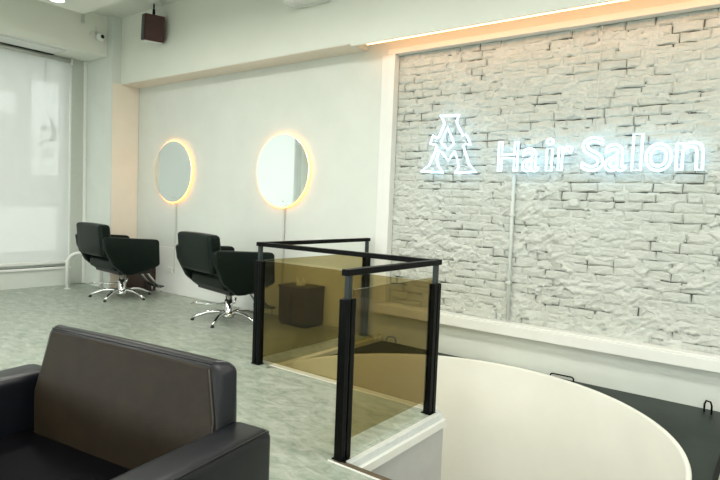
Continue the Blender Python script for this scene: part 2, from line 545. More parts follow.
def brick_mesh(i, L, H):
    rs = np.random.RandomState(100 + i)
    out = []
    def j(s): return (rs.rand() - .5) * s
    L2, H2 = L / 2, H / 2
    base = [(-L2, -H2), (-L2 * .4, -H2), (L2 * .4, -H2), (L2, -H2), (L2, H2), (L2 * .35, H2), (-L2 * .4, H2), (-L2, H2)]
    o = [(x + j(.012), z + j(.011)) for x, z in base]
    ins = [(x * (1 - .012 / L * 2) + j(.005), z * (1 - .012 / H * 2) + j(.005)) for x, z in o]
    v = [(x, .05, z) for x, z in o] + [(x, .009 + j(.005), z) for x, z in o] + [(x, j(.008), z) for x, z in ins] + [(j(.05), j(.008) - .002, j(.015))]
    f = []
    for q in range(8):
        r = (q + 1) % 8
        f.append((q, r, 8 + r, 8 + q)); f.append((8 + q, 8 + r, 16 + r, 16 + q)); f.append((16 + q, 16 + r, 24))
    mb = MB(); mb.add(v, f)
    me = bpy.data.meshes.new('brick'); me.from_pydata(mb.v, [], mb.f); me.materials.append(M['brick']); me.update()
    return me, v, f
PITCH_L, PITCH_H = 0.2065, 0.0748
full = [brick_mesh(i, .2025, .0705) for i in range(14)]
short = [brick_mesh(50 + i, .100, .0705) for i in range(6)]
bricks = []
row = 0
z = FZ0 + PITCH_H / 2
while z < FZ1 + PITCH_H * .3:
    x = FX0 - (0.0 if row % 2 == 0 else PITCH_L / 2) - random.random() * .09
    zz = min(z, FZ1 - .034)
    while x < FX1:
        sh = random.random() < .12
        L = PITCH_L / 2 if sh else PITCH_L
        cx = x + L / 2
        if True:
            src = random.choice(short if sh else full)
            lo, hi = max(cx - L / 2, FX0 + .003), min(cx + L / 2, FX1 - .003)
            if hi - lo > .018:
                bricks.append((src, (lo + hi) / 2, (hi - lo) / L, zz, random.gauss(0, .0035), random.gauss(0, .013), random.gauss(0, .02), random.gauss(0, .014), random.uniform(.94, 1.03)))
        x += L
    z += PITCH_H
    row += 1
vis = []
for bk in bricks:
    u, v, d = project((bk[1], BY, bk[3]))
    inside = 0 < u < 720 and 0 < v < 480
    vis.append((0 if inside else 1, d))
order = sorted(range(len(bricks)), key=lambda i: vis[i])
rest = MB()
for n_, i in enumerate(order):
    (src, me_v, me_f), cx, sx, cz, dy, ry, rx, rz, sc = bricks[i]
    mtx = Matrix.Translation((cx, BY + dy, cz)) @ Matrix.Rotation(ry, 4, 'Y') @ Matrix.Rotation(rx, 4, 'X') @ Matrix.Rotation(rz, 4, 'Z') @ Matrix.Diagonal((sx * .985, 1, sc, 1))
    if n_ < 300:
        o = bpy.data.objects.new('brick', src); COL.objects.link(o)
        o.parent = brickwall; o.matrix_local = mtx
    else:
        rest.add([(mtx @ Vector(p))[:] for p in me_v], me_f)
ro = rest.build('brick_courses', M['brick'], brickwall); ro['kind'] = 'stuff'

# painted plaster smeared over the bricks and into part of the joints
def vnoise(x, y, seed):
    xi = np.floor(x).astype(np.int64); yi = np.floor(y).astype(np.int64)
    fx = x - xi; fy = y - yi
    fx = fx * fx * (3 - 2 * fx); fy = fy * fy * (3 - 2 * fy)
    def h(a, b):
        n = (a * 374761393 + b * 668265263 + seed * 982451653) & 0x7fffffff
        n = ((n ^ (n >> 13)) * 1274126177) & 0x7fffffff
        n = n ^ (n >> 16)
        return (n & 0xffff) / 65535.0
    return (h(xi, yi) * (1 - fx) + h(xi + 1, yi) * fx) * (1 - fy) + (h(xi, yi + 1) * (1 - fx) + h(xi + 1, yi + 1) * fx) * fy
def fbm(x, y, seed, octv=4):
    t = 0; a = .5; s = 0
    for k in range(octv):
        t = t + a * vnoise(x * 2 ** k, y * 2 ** k, seed + k * 17); s += a; a *= .55
    return t / s
GX, GZ = 410, 256
gx, gz = np.meshgrid(np.linspace(FX0, FX1, GX), np.linspace(FZ0, FZ1, GZ))
def sstep(a, b, x):
    t = np.clip((x - a) / (b - a), 0, 1); return t * t * (3 - 2 * t)
zone = 1 - sstep(1.2, 2.1, gz + .35 * (fbm(gx * 1.3, gz * 1.3, 5) - .5) * 2 + .25 * sstep(-2.2, -1.2, gx))   # 1 low, 0 high
fill_n = fbm(gx * 4.2, gz * 9, 21, 4)
crack = fbm(gx * 11, gz * 20, 33, 3)
fill = sstep(.425, .485, fill_n * .5 + crack * .5 + .035 * zone)
# trowel strokes run along a slant
c30, s30 = math.cos(.55), math.sin(.55)
u_ = gx * c30 + gz * s30; v_ = -gx * s30 + gz * c30
stroke = fbm(u_ * 12, v_ * 42, 61, 3)
stroke2 = fbm(gx * 16, gz * 30, 77, 3)
lump = fbm(gx * 8, gz * 14, 123, 3)
patch = sstep(.50, .58, fbm(gx * 2.6, gz * 4.6, 91, 4) + .085 * zone - .045)
hgt = -.0055 + .014 * (stroke2 - .5) + patch * (.009 + .030 * (stroke - .5) * zone + .030 * (lump - .5) + .018 * (stroke2 - .5))
hgt = np.where(fill > .5, hgt, -.035) 
yy = BY - hgt
vv = np.stack([gx, yy, gz], -1).reshape(-1, 3)
idx = np.arange(GX * GZ).reshape(GZ, GX)
q0 = idx[:-1, :-1].ravel(); q1 = idx[:-1, 1:].ravel(); q2 = idx[1:, 1:].ravel(); q3 = idx[1:, :-1].ravel()
ff = np.stack([q0, q1, q2, q3], -1)
me = bpy.data.meshes.new('plaster_smears')
me.from_pydata(vv.tolist(), [], ff.tolist())
me.materials.append(M['plaster'])
me.polygons.foreach_set('use_smooth', [True] * len(ff))
po = bpy.data.objects.new('plaster_smears', me); COL.objects.link(po); po.parent = brickwall; po['kind'] = 'stuff'

# moulded frame round the brick panel and the projecting ledge below it
fm = MB()
fm.box(FX0 - .075, FX0 + .008, -.030, .055, FZ0 + .035, FZ1 - .008, .004)
fm.box(FX0 - .155, FX0 - .075, -.014, -.001, FZ0 - .07, FZ1, .004)
fm.box(FX0 - .075, FX1 + .075, -.030, .055, FZ1 - .008, FZ1 + .045, .004)
fm.box(FX1 - .008, FX1 + .075, -.030, .055, FZ0 + .035, FZ1 - .008, .004)
struct('trim_4', fm, M['trim'])
ld = MB()
ld.box(FX0 - .075, FX1 + .075, -.085, -.001, .262, .352, .005)
ld.box(FX0, FX1, -.06, .05, .352, .366, .004)
struct('trim_5', ld, M['trim'])

# warm light strip along the cove lip
cs = thing('cove_light_strip', 'warm LED strip glowing along the cove above the brick panel', 'light strip', (-3.42, -.262, 2.9255))
k = MB(); k.box(0, 4.6, .001, .011, .000, .026); k.build('led_tape', M['led_cove'], cs)
k = MB(); k.box(0, 4.6, -.001, .0005, .012, .04); k.build('channel', M['trim'], cs)

# ------------------------------------------------------------------ neon sign
def resample(poly, step=.012):
    out = []
    n = len(poly)
    for i in range(n):
        a, b2 = Vector(poly[i]), Vector(poly[(i + 1) % n])
        k = max(1, int((b2 - a).length / step))
        for q in range(k): out.append(a + (b2 - a) * q / k)
    return out
A_OUT = [(-2.693, 2.221), (-2.49, 2.213), (-2.517, 2.168), (-2.507, 2.133), (-2.441, 2.025), (-2.417, 2.038), (-2.384, 1.99), (-2.361, 1.941), (-2.412, 1.95), (-2.436, 1.933), (-2.39, 1.819), (-2.368, 1.762), (-2.291, 1.694), (-2.51, 1.685), (-2.473, 1.733), (-2.487, 1.803), (-2.52, 1.884), (-2.585, 1.799), (-2.646, 1.868), (-2.689, 1.906), (-2.708, 1.81), (-2.682, 1.744), (-2.629, 1.689), (-2.877, 1.704), (-2.789, 1.758), (-2.748, 1.841), (-2.712, 1.931), (-2.726, 1.953), (-2.786, 1.964), (-2.759, 2.044), (-2.717, 2.013), (-2.695, 2.023), (-2.643, 2.141), (-2.655, 2.18)]
A_IN = [(-2.607, 2.111), (-2.532, 1.954), (-2.592, 1.90), (-2.672, 1.976)]
NY = -0.030
em = thing('neon_emblem', 'glowing white neon outline of a big serif letter A on the brick wall', 'neon sign', (-2.585, NY, 1.69))
k = MB()
k.tube([(x + 2.585, 0, z - 1.69) for x, z in A_OUT], .0105, 8, closed=True)
k.build('outline_tube', M['neon'], em)
k = MB()
k.tube([(x + 2.585, 0, z - 1.69) for x, z in A_IN], .0105, 8, closed=True)
k.build('inner_tube', M['neon'], em)
k = MB()
for x, z_ in ((-2.60, 2.19), (-2.44, 1.98), (-2.74, 1.99), (-2.76, 1.72), (-2.41, 1.72)):
    k.tube([(x + 2.585, 0.004, z_ - 1.69), (x + 2.585, 0.072, z_ - 1.69)], .006, 8)
build_each(k, 'standoff', M['white_plastic'], em)
sn = thing('neon_lettering', 'glowing white neon words Hair Salon in outline letters on the brick wall', 'neon sign', (-1.3, NY, 1.70))
LET = [('H', -2.085, -1.910, 1.698, 1.955), ('a', -1.863, -1.725, 1.697, 1.890), ('i', -1.661, -1.606, 1.700, 1.965), ('r', -1.558, -1.446, 1.701, 1.900),
       ('S', -1.367, -1.205, 1.700, 1.962), ('a', -1.187, -1.039, 1.697, 1.901), ('l', -0.991, -0.929, 1.698, 1.977), ('o', -0.897, -0.725, 1.696, 1.898), ('n', -0.691, -0.522, 1.700, 1.900)]
for ch, x0, x1, z0, z1 in LET:
    cu = bpy.data.curves.new('glyph', 'FONT'); cu.body = ch; cu.size = .38; cu.fill_mode = 'NONE'; cu.resolution_u = 6; cu.offset = .013
    to = bpy.data.objects.new('glyph', cu); COL.objects.link(to)
    dg = bpy.context.evaluated_depsgraph_get()
    me = bpy.data.meshes.new_from_object(to.evaluated_get(dg))
    # chain the outline edges into loops
    adj = {}
    for e_ in me.edges:
        a, b2 = e_.vertices; adj.setdefault(a, []).append(b2); adj.setdefault(b2, []).append(a)
    co = [v.co.copy() for v in me.vertices]
    loops = []; seen = set()
    for s0 in adj:
        if s0 in seen: continue
        lp = [s0]; seen.add(s0); cur = s0
        while True:
            nx = [q for q in adj[cur] if q not in seen]
            if not nx: break
            cur = nx[0]; seen.add(cur); lp.append(cur)
        if len(lp) > 2: loops.append(lp)
    bpy.data.objects.remove(to); bpy.data.curves.remove(cu)
    allc = [co[i] for lp in loops for i in lp]
    mnx = min(c.x for c in allc); mxx = max(c.x for c in allc); mny = min(c.y for c in allc); mxy = max(c.y for c in allc)
    loops.sort(key=len, reverse=True)
    if ch == 'i': loops.sort(key=lambda l: max(co[q].y for q in l))
    main = None
    for lp in loops:
        k = MB()
        pts = []
        for i in lp:
            c = co[i]
            q = Vector((x0 + (c.x - mnx) / (mxx - mnx) * (x1 - x0) + 1.3, 0, z0 + (c.y - mny) / (mxy - mny) * (z1 - z0) - 1.70))
            if not pts or (q - pts[-1]).length > .003: pts.append(q)
        if (pts[0] - pts[-1]).length < .003: pts.pop()
        k.tube(pts, .0092, 8, closed=True)
        if main is None: main = k.build('letter_' + ('small_' if ch.islower() else 'capital_') + ch.lower(), M['neon'], sn)
        else: k.build('dot' if ch == 'i' else 'inner_tube', M['neon'], main)
    bpy.data.meshes.remove(me)
k = MB()
for x in (-2.06, -1.93, -1.79, -1.63, -1.53, -1.29, -1.11, -.96, -.81, -.67, -.55):
    k.tube([(x + 1.3, .004, .006), (x + 1.3, 0.072, .006)], .005, 8)
build_each(k, 'standoff', M['white_plastic'], sn)
k = MB(); k.tube([(-.53 + 1.3, .01, .02), (-.44 + 1.3, .03, -.06), (-.3 + 1.3, .045, -.16), (.2, .05, -.34), (1.9, .05, -.6)][:3] + [(-.1 + 1.3, .045, -.26)], .003, 6)
k.build('power_wire', M['cable'], sn)
k = MB(); k.tube([(-1.285 + 1.3, .01, .27), (-1.285 + 1.3, .03, .62), (-1.285 + 1.3, .04, 1.16)], .003, 6)
k.build('hanging_wire', M['cable'], sn)

# conduit from the sign down to the ledge
cp = thing('conduit_pipe', 'thin pale vertical conduit running down the brick wall below the neon letters', 'pipe', (-1.945, .03, .366))
k = MB(); k.tube([(0, 0, .002), (-.008, 0, .7), (-.012, 0, 1.31)], .016, 12); k.build('pipe', M['pipe'], cp)
k = MB()
for z_ in (.35, .95): k.box(-.03, .015, -.02, .03, z_ - .012, z_ + .012, .003)
build_each(k, 'clip', M['pipe'], cp)
lab = thing('junction_cover', 'small smooth white cover plate at the brick wall foot beside the conduit', 'cover plate', (-2.22, .03, .3665))
k = MB(); k.box(-.16, .16, -.012, .02, 0.0, .075, .006); k.build('plate', M['plaster'], lab)
k = MB()
for s in (-.145, .145): k.lathe([(.006, 0), (.006, -.003), (.002, -.004)], (s, -.012, .04), 'y', 8)
build_each(k, 'screw', M['chrome'], lab)

# ------------------------------------------------------------------ stairwell
# curved enclosing wall: inner radius RD
dw = MB()
N = 120
a0, a1 = math.radians(-42), math.radians(182)
T = .045
vs = []; fs = []
for i in range(N + 1):
    a = a0 + (a1 - a0) * i / N
    ca, sa = math.cos(a), math.sin(a)
    for r, z_ in ((RD - .02, -2.8), (RD - .02, -.012), (RD - .014, 0.0), (RD + T - .04, 0.0), (RD + T - .035, -.012), (RD + T - .035, -2.8)):
        vs.append((CX + r * ca * (1.022 if ca > 0 else 1.0), min(CY + r * sa, -.0015), z_))
for i in range(N):
    for q in range(5):
        fs.append((i * 6 + q, i * 6 + q + 1, (i + 1) * 6 + q + 1, (i + 1) * 6 + q))
fs.append((0, 5, 4, 3, 2, 1)); fs.append(tuple(N * 6 + q for q in range(6)))
dw.add(vs, fs, True)
struct('wall_stairwell', dw, M['drum'])
sw = MB()
sw.box(XK - .02, XK, Y1 + .03, -.001, -2.8, zf - .001)
sw.box(XE, XE + .02, Y2, -.001, -2.8, zf - .001)
struct('wall_shaft', sw, M['wall_white'])
lf = MB(); lf.box(XK - 2, XE + 2, Y2 - 2.5, 0, -2.9, -2.8); struct('floor_lower', lf, M['riser'])
# riser face under the near railing, fascia, trims
rz_ = MB(); rz_.box(X3 + .02, X3 + .085, Y2 + .02, Y1 + .045, -2.8, -.0805); struct('wall_riser', rz_, M['riser'])
k = MB(); k.box(X3 + .0, X3 + .10, Y2 - .0, Y1 + .06, -.080, -.030, .002); struct('trim_6', k, M['trim'])
k = MB(); k.box(X3 + .040, X3 + .078, Y2 + .001, Y1 + .035, -.0295, .012, .004); struct('trim_7', k, M['alu'])
k = MB(); k.box(X3 + .001, X3 + .0395, Y2 + .001, Y1 + .035, -.0295, -.0005); struct('floor_edge_strip', k, M['floor'])
k = MB(); k.box(XK - .05, X3 - .0, Y1 + .032, Y1 + .125, -.14, .006, .006)
k.box(XK, X3, Y1 + .06, Y1 + .10, -2.8, -.14)
struct('trim_8', k, M['trim'])
k = MB(); k.box(XK - .03, XK + .03, Y1 + .125, -.002, -.2, .006, .005); struct('trim_9', k, M['trim'])
k = MB(); k.box(X3 - .02, XE, Y2 - .03, Y2 + .005, -.03, .005, .003); struct('trim_10', k, M['brown_metal'])
k = MB(); k.box(X3 - .05, XE, Y2 - .045, Y2 - .031, 0, .003); struct('trim_11', k, M['trim'])
k = MB(); k.box(X3 + .0851, XE, Y2 + .005, Y2 + .03, -.2, -.0305)
struct('stair_riser_top', k, M['riser'])
# winding treads going down
st = MB()
nst = 15
for i in range(nst):
    z_ = -.55 - .18 * i
    aa = math.radians(-38 + i * 15.5); ab = math.radians(-38 + (i + 1) * 15.5)
    if aa > math.radians(165): break
    pin = (CX + .12 * math.cos(aa), CY + .12 * math.sin(aa)); pin2 = (CX + .12 * math.cos(ab), CY + .12 * math.sin(ab))
    ro_ = RD - .03
    pts = [pin, (CX + ro_ * math.cos(aa), min(CY + ro_ * math.sin(aa), -.05)), (CX + ro_ * math.cos((aa + ab) / 2), min(CY + ro_ * math.sin((aa + ab) / 2), -.05)), (CX + ro_ * math.cos(ab), min(CY + ro_ * math.sin(ab), -.05)), pin2]
    st.prism(pts, 2, z_ - .05, z_)
struct('stair_flight', st, M['stair'])

# dark cover panels in the corners between drum and wall
def spandrel(name, label, ang0, ang1, corner):
    pts = []
    n = 30
    for i in range(n + 1):
        a = math.radians(ang0 + (ang1 - ang0) * i / n)
        r = RD + .012
        pts.append((CX + r * math.cos(a) * (1.022 if math.cos(a) > 0 else 1.0), min(CY + r * math.sin(a), -.006)))
    pts = [p for p in pts if p[0] < XE - .03 and p[0] > XK + .03]
    pts += corner
    t = thing(name, label, 'cover panel', (CX, CY, -.065))
    mb = MB(); mb.prism([(x - CX, y - CY) for x, y in pts], 2, 0, .03)
    mb.build('board', M['panel_dark'], t)
    return t
sp = spandrel('cover_panel', 'dark green cover board in the corner right of the white curved stairwell wall', 6, 88, [(-1.75, -.003), (XE - .03, -.003), (XE - .03, CY + .15)])
k = MB(); k.box(XE - .030 - CX, XE - .001 - CX, -1.0, -CY - .003, 0, .045, .003); k.build('edge_rail', M['steel'], sp)
sp2 = spandrel('cover_panel', 'dark cover board behind the tinted glass, beside the far railing post', 92, 172, [(XK + .032, CY + .47), (XK + .032, -.003), (-1.85, -.003)])
def wire_handle(p0, p1, h, par):
    a, b2 = Vector(p0), Vector(p1)
    mb = MB()
    up = Vector((0, 0, h))
    c1 = (b2 - a) * min(.2, h * .35 / (b2 - a).length)
    mb.tube([a, a + up * .7, a + up + c1, b2 + up - c1, b2 + up * .7, b2], .0065, 8)
    return mb.build('wire_handle', M['steel'], par)
wire_handle((-1.515 - CX, -.035 - CY, .03), (-1.325 - CX, -.035 - CY, .03), .036, sp)
wire_handle((-.392 - CX, -.085 - CY, .03), (-.345 - CX, -.11 - CY, .03), .085, sp)
wire_handle((-3.17 - CX, -.07 - CY, .03), (-3.08 - CX, -.035 - CY, .03), .07, sp2)

# ------------------------------------------------------------------ glass railing
H = 1.0
rail = thing('glass_railing', 'black steel railing with bronze tinted glass panes around the stairwell', 'railing', (X3, Y1, 0))
def post(x, y, along):
    """along: 'x' or 'y' = direction of the wide side"""
    r = MB()
    x -= X3; y -= Y1
    for s in (-1, 1):
        cxx, cyy = (x + s * .024, y) if along == 'x' else (x, y + s * .024)
        hx, hy = (.0185, .024) if along == 'x' else (.024, .0185)
        r.box(cxx - hx, cxx + hx, cyy - hy, cyy + hy, .006, .862, .003)
    po_ = r.build('post', M['steel'], rail)
    k = MB(); k.box(x - .046, x + .046, y - .034, y + .034, 0.0005, .007, .002); k.build('base_plate', M['steel'], po_)
    k = MB(); k.box(x - .015, x + .015, y - .015, y + .015, .05, H - .017, .002); k.build('stem', M['steel_grey'], po_)
P = {'1': (X1, Y1), '3': (X3, Y1), '2': (X3, Y2 + .02), '4': (X1, -.085)}
post(*P['1'], 'x'); post(*P['3'], 'y'); post(*P['2'], 'y'); post(*P['4'], 'y')
def bar(a, b2, ext0, ext1):
    a = Vector((a[0] - X3, a[1] - Y1, 0)); b2 = Vector((b2[0] - X3, b2[1] - Y1, 0))
    d = (b2 - a).normalized()
    a -= d * ext0; b2 += d * ext1
    n_ = Vector((-d.y, d.x, 0)) * .022
    x0, x1 = sorted((a.x, b2.x)); y0, y1 = sorted((a.y, b2.y))
    r = MB(); r.box(x0 - abs(n_.x), x1 + abs(n_.x), y0 - abs(n_.y), y1 + abs(n_.y), H - .017, H + .017, .003)
    r.build('handrail', M['steel'], rail)
bar(P['1'], P['3'], .03, -.023)
bar(P['3'], P['2'], .04, .035)
bar(P['4'], P['1'], .03, -.023)
def pane(x0, x1, y0, y1, z0, z1):
    r = MB(); r.box(x0 - X3, x1 - X3, y0 - Y1, y1 - Y1, z0, z1)
    r.build('glass_panel', M['glass_bronze'], rail)
pane(X1 + .045, X3 - .03, Y1 - .004, Y1 + .004, .045, .868)
pane(X3 - .004, X3 + .004, Y2 + .065, Y1 - .048, .10, .905)
pane(X1 - .004, X1 + .004, Y1 + .03, -.13, .045, .868)

# ------------------------------------------------------------------ mirrors
def round_mirror(x, label):
    t = thing('round_mirror', label, 'mirror', (x, -.001, 1.716), group='backlit round mirrors')
    R = .425
    k = MB(); k.lathe([(R, -.030), (R, -.036), (R - .003, -.038)], (0, 0, 0), 'y', 72); k.build('mirror_glass', M['mirror'], t)
    k = MB(); k.lathe([(R - .06, -.002), (R - .06, -.029)], (0, 0, 0), 'y', 48); k.build('backing', M['white_plastic'], t)
    n = 72
    k = MB(); k.tube([((R + .003) * math.cos(2 * math.pi * i / n), -.024, (R + .003) * math.sin(2 * math.pi * i / n)) for i in range(n)], .0075, 8, closed=True)
    k.build('led_ring', M['led_warm'], t)
    k = MB(); k.lathe([(.006, -.038), (.006, -.0395), (.004, -.040)], (.04, 0, -R + .07), 'y', 12); k.build('touch_switch', M['black_plastic'], t)
    return t
round_mirror(-6.895, 'backlit round mirror nearer the corner pillar and the window')
round_mirror(-4.765, 'backlit round mirror nearer the brick wall')
def mirror_cable(x, z1, label):
    t = thing('cable_duct', label, 'cable duct', (x, -.013, .30))
    k = MB(); k.box(-.012, .012, -.012, 0, .0, z1 - .30, .003); k.build('duct', M['cable'], t)
    k = MB(); k.box(-.16, -.045, -.018, 0, .0, .075, .005); k.build('outlet', M['white_plastic'], t)
    k = MB(); k.box(-.045, -.012, -.010, 0, .025, .045, .002); k.build('branch', M['cable'], t)
mirror_cable(-6.83, 1.31, 'thin grey cable duct running down from the mirror nearer the pillar')
mirror_cable(-4.72, 1.31, 'thin grey cable duct running down from the mirror nearer the brick wall')

# ------------------------------------------------------------------ salon chairs
def salon_chair(label):
    t = thing('salon_chair', label, 'chair', group='black salon chairs facing the mirrors')
    W_, LB, LFr = .470, .434, .286
    # local: +Y forward, X right
    prof = [(-LB, .815), (-LB + .03, .838), (LFr - .03, .80), (LFr, .775), (LFr + .012, .47), (LFr - .02, .445), (-.06, .355), (-.16, .355), (-.31, .48), (-LB + .02, .68)]
    for s in (-1, 1):
        k = MB(); k.prism(prof, 0, s * W_ - (.085 if s > 0 else 0), s * W_ + (.085 if s < 0 else 0), .022, 3)
        a = k.build('arm_panel', M['leather_green'], t)
        k = MB()
        xs = s * (W_ + .001)
        pp = [(xs - s * .018, y_, z_) for y_, z_ in [(-LB + .004, .81), (-LB + .03, .831), (LFr - .03, .794)]]
        k.tube(pp, .004, 6); k.build('piping', M['leather'], a)
    def lean(q): return (q[0], q[1] - .10 * (q[2] - .6), q[2])
    k = MB(); k.cushion(-.375, .375, -.425, -.28, .585, .985, .04, .010, xf=lean); k.build('backrest', M['leather_green'], t)
    k = MB(); k.cushion(-.384, .384, -.275, .30, .40, .545, .04, .012); k.build('seat', M['leather_green'], t)
    k = MB(); k.box(-.36, .36, -.20, .22, .345, .40, .01); k.build('seat_base', M['black_plastic'], t)
    col = MB(); col.lathe([(.055, .04), (.055, .10), (.048, .11), (.048, .24), (.036, .245), (.036, .35)], n=24)
    cc = col.build('column', M['chrome'], t)
    k = MB(); k.lathe([(.07, .31), (.09, .32), (.09, .3449)], n=24); k.build('swivel_plate', M['chrome'], cc)
    k = MB(); k.tube([(.05, .0, .20), (.09, .02, .215), (.10, .03, .27)], .011, 8); k.build('lever', M['chrome'], cc)
    # foot pedal loop behind
    k = MB(); k.tube([(-.02, -.03, .20), (-.12, -.10, .18), (-.36, -.20, .165), (-.40, -.25, .165), (-.36, -.275, .165), (-.14, -.20, .18), (-.01, -.05, .20)], .009, 8)
    k.build('pump_pedal', M['chrome'], t)
    k = MB(); k.lathe([(.06, .035), (.065, .05), (.06, .10), (.045, .105)], n=24); k.build('hub', M['chrome'], t)
    for i in range(5):
        a = math.radians(18 + 72 * i)
        ca, sa = math.cos(a), math.sin(a)
        k = MB(); k.tube([(r_ * ca, r_ * sa, z_) for r_, z_ in ((.04, .085), (.12, .105), (.23, .095), (.34, .055), (.40, .024))], [.024, .023, .021, .018, .015], 10)
        lg = k.build('leg', M['chrome'], t)
        k = MB(); k.lathe([(.02, .0005), (.022, .012), (.012, .022)], (.395 * ca, .395 * sa, 0), n=12); k.build('glide', M['black_plastic'], lg)
    fr_ = MB()
    fr_.box(-.17, .17, .42, .52, .115, .135, .006)
    f_ = fr_.build('footrest', M['steel_grey'], t)
    k = MB()
    for s in (-.11, .11): k.tube([(s, .18, .37), (s, .30, .32), (s * 1.05, .45, .125)], .015, 10)
    build_each(k, 'bar', M['chrome'], f_)
    k = MB()
    for s in (-.13, .13): k.tube([(s, .49, .115), (s, .495, .04)], .008, 8)
    build_each(k, 'support', M['chrome'], f_)
    return t
ch1 = salon_chair('black salon chair on a chrome star base, nearer the window and corner pillar')
ch1.location = (-7.053, -.675, 0); ch1.rotation_euler = (0, 0, math.radians(-6))
ch2 = copy_tree(ch1)
ch2.location = (-4.946, -.62, 0); ch2.rotation_euler = (0, 0, math.radians(-10.7))
ch2['label'] = 'black salon chair on a chrome star base, beside the glass railing'

# dark wooden boxes along the mirror wall
wbx = thing('wooden_box', 'dark brown wooden box against the wall behind the far salon chair', 'box', (-7.53, -.115, 0))
k = MB(); k.box(-.25, .25, -.07, .100, 0, .49, .006); bd = k.build('body', M['wood_dark'], wbx)
k = MB(); k.box(-.26, .26, -.082, .102, .4905, .512, .004); k.build('top', M['wood_dark'], wbx)
k = MB(); k.box(-.235, .235, -.078, -.0705, .03, .46, .003); k.build('door', M['wood_dark'], wbx)
cb = thing('wooden_cabinet', 'dark brown wooden cabinet seen through the tinted glass railing', 'cabinet', (-4.265, -.168, 0))
k = MB(); k.box(-.205, .205, -.145, .150, .03, .415, .006); k.build('body', M['wood_dark'], cb)
k = MB(); k.box(-.215, .215, -.155, .152, .4155, .44, .004); k.build('top', M['wood_dark'], cb)
for s in (-1, 1):
    k = MB(); k.box(s * .1 - .095, s * .1 + .095, -.156, -.1455, .05, .40, .003); d_ = k.build('door', M['wood_dark'], cb)
    k = MB(); k.tube([(s * .02, -.156, .2), (s * .02, -.17, .205), (s * .02, -.17, .265), (s * .02, -.156, .27)], .004, 8); k.build('handle', M['steel'], d_)
k = MB(); k.box(-.19, .19, -.13, .145, 0, .03); k.build('plinth', M['black_plastic'], cb)
dc = thing('paper_crown', 'small pale folded paper ornament on the dark cabinet behind the glass', 'ornament', (-4.26, -.19, .4405))
k = MB()
n = 10
vs = []; fs = []
for i in range(n):
    a = 2 * math.pi * i / n
    r = .05
    vs.append((r * math.cos(a), r * math.sin(a), 0)); vs.append((r * 1.25 * math.cos(a), r * 1.25 * math.sin(a), .085 if i % 2 else .03))
    vs.append((.88 * r * math.cos(a), .88 * r * math.sin(a), 0)); vs.append((r * 1.13 * math.cos(a), r * 1.13 * math.sin(a), .083 if i % 2 else .029))
for i in range(n):
    j_ = (i + 1) % n
    fs += [(4 * i, 4 * j_, 4 * j_ + 1, 4 * i + 1), (4 * i + 2, 4 * i + 3, 4 * j_ + 3, 4 * j_ + 2), (4 * i + 1, 4 * j_ + 1, 4 * j_ + 3, 4 * i + 3), (4 * i, 4 * i + 2, 4 * j_ + 2, 4 * j_)]
k.add(vs, fs); k.build('crown', M['sign_white'], dc)
k = MB(); k.lathe([(.045, 0.0), (.045, .006)], n=20); k.build('base', M['sign_white'], dc)

# white bent tube by the pillar foot
bt = thing('bent_pipe', 'white bent pipe arching from the floor by the corner pillar', 'pipe', (-8.0, -.62, 0))
pts = [(-.16, -.24, .0), (-.16, -.24, .36)] + [(-.16 + .14 * (1 - math.cos(t)) * .5, -.24 + .13 * (1 - math.cos(t)) , .36 + .15 * math.sin(t)) for t in (.3, .6, .9, 1.2, 1.57)] + [(-.06, .0, .51), (0.0, .12, .505)]
k = MB(); k.tube(pts, .026, 12); k.build('tube', M['white_plastic'], bt)
k = MB(); k.tube([(0.0, .10, .505), (.03, .15, .49), (.03, .152, .0)], .02, 12); k.build('down_tube', M['white_plastic'], bt)
k = MB(); k.lathe([(.045, 0.0), (.045, .008), (.03, .012)], (-.16, -.24, 0), n=20); k.build('flange', M['white_plastic'], bt)

# ------------------------------------------------------------------ leather armchair in front
ang = math.radians(7.9)
ux = Vector((math.cos(ang), math.sin(ang), 0))
B0 = Vector((-2.130, -3.472, 0))        # middle of the back, rear face
ar = thing('armchair', 'wide black leather armchair in the foreground, low arms and slanted back', 'armchair', B0, ang)
AW = .56           # half width between arms
def rec(q):        # the front face slants back; its top corners are cut in
    t = -q[1] / .115
    th = .070 + .30 * max(0.0, min(.27, .75 - q[2]))
    cut = (.09 * max(0.0, min(1.0, (q[2] - .55) / .2)) if q[0] > 0 else .055) * t * abs(q[0]) / AW
    return (q[0] - math.copysign(cut, q[0]), -t * th, q[2])
k = MB(); k.cushion(-AW, AW, -.115, 0.0, .16, .752, .040, .006, n=9, xf=rec); bk = k.build('backrest', M['leather_arm'], ar)
k = MB(); k.cushion(-AW + .026, AW - .014, -.1205, -.100, .18, .733, .010, .004, n=9, xf=rec); k.build('front_panel', M['leather_warm_reflection'], bk)
k = MB()
seam = [rec(Vector((AW - .011, -.116, z_))) for z_ in [.18 + .055 * i for i in range(11)]]
k.tube([(p[0] + .001, p[1] - .002, p[2]) for p in seam], .0028, 6); build_each(k, 'seam', M['stitch'], bk)
k = MB()
seam = [rec(Vector((-AW + .02 + (2 * AW - .04) * i / 16, -.100, .7445))) for i in range(17)]
k.tube([(p[0], p[1], p[2] + .001) for p in seam], .0028, 6); build_each(k, 'seam', M['leather'], bk)
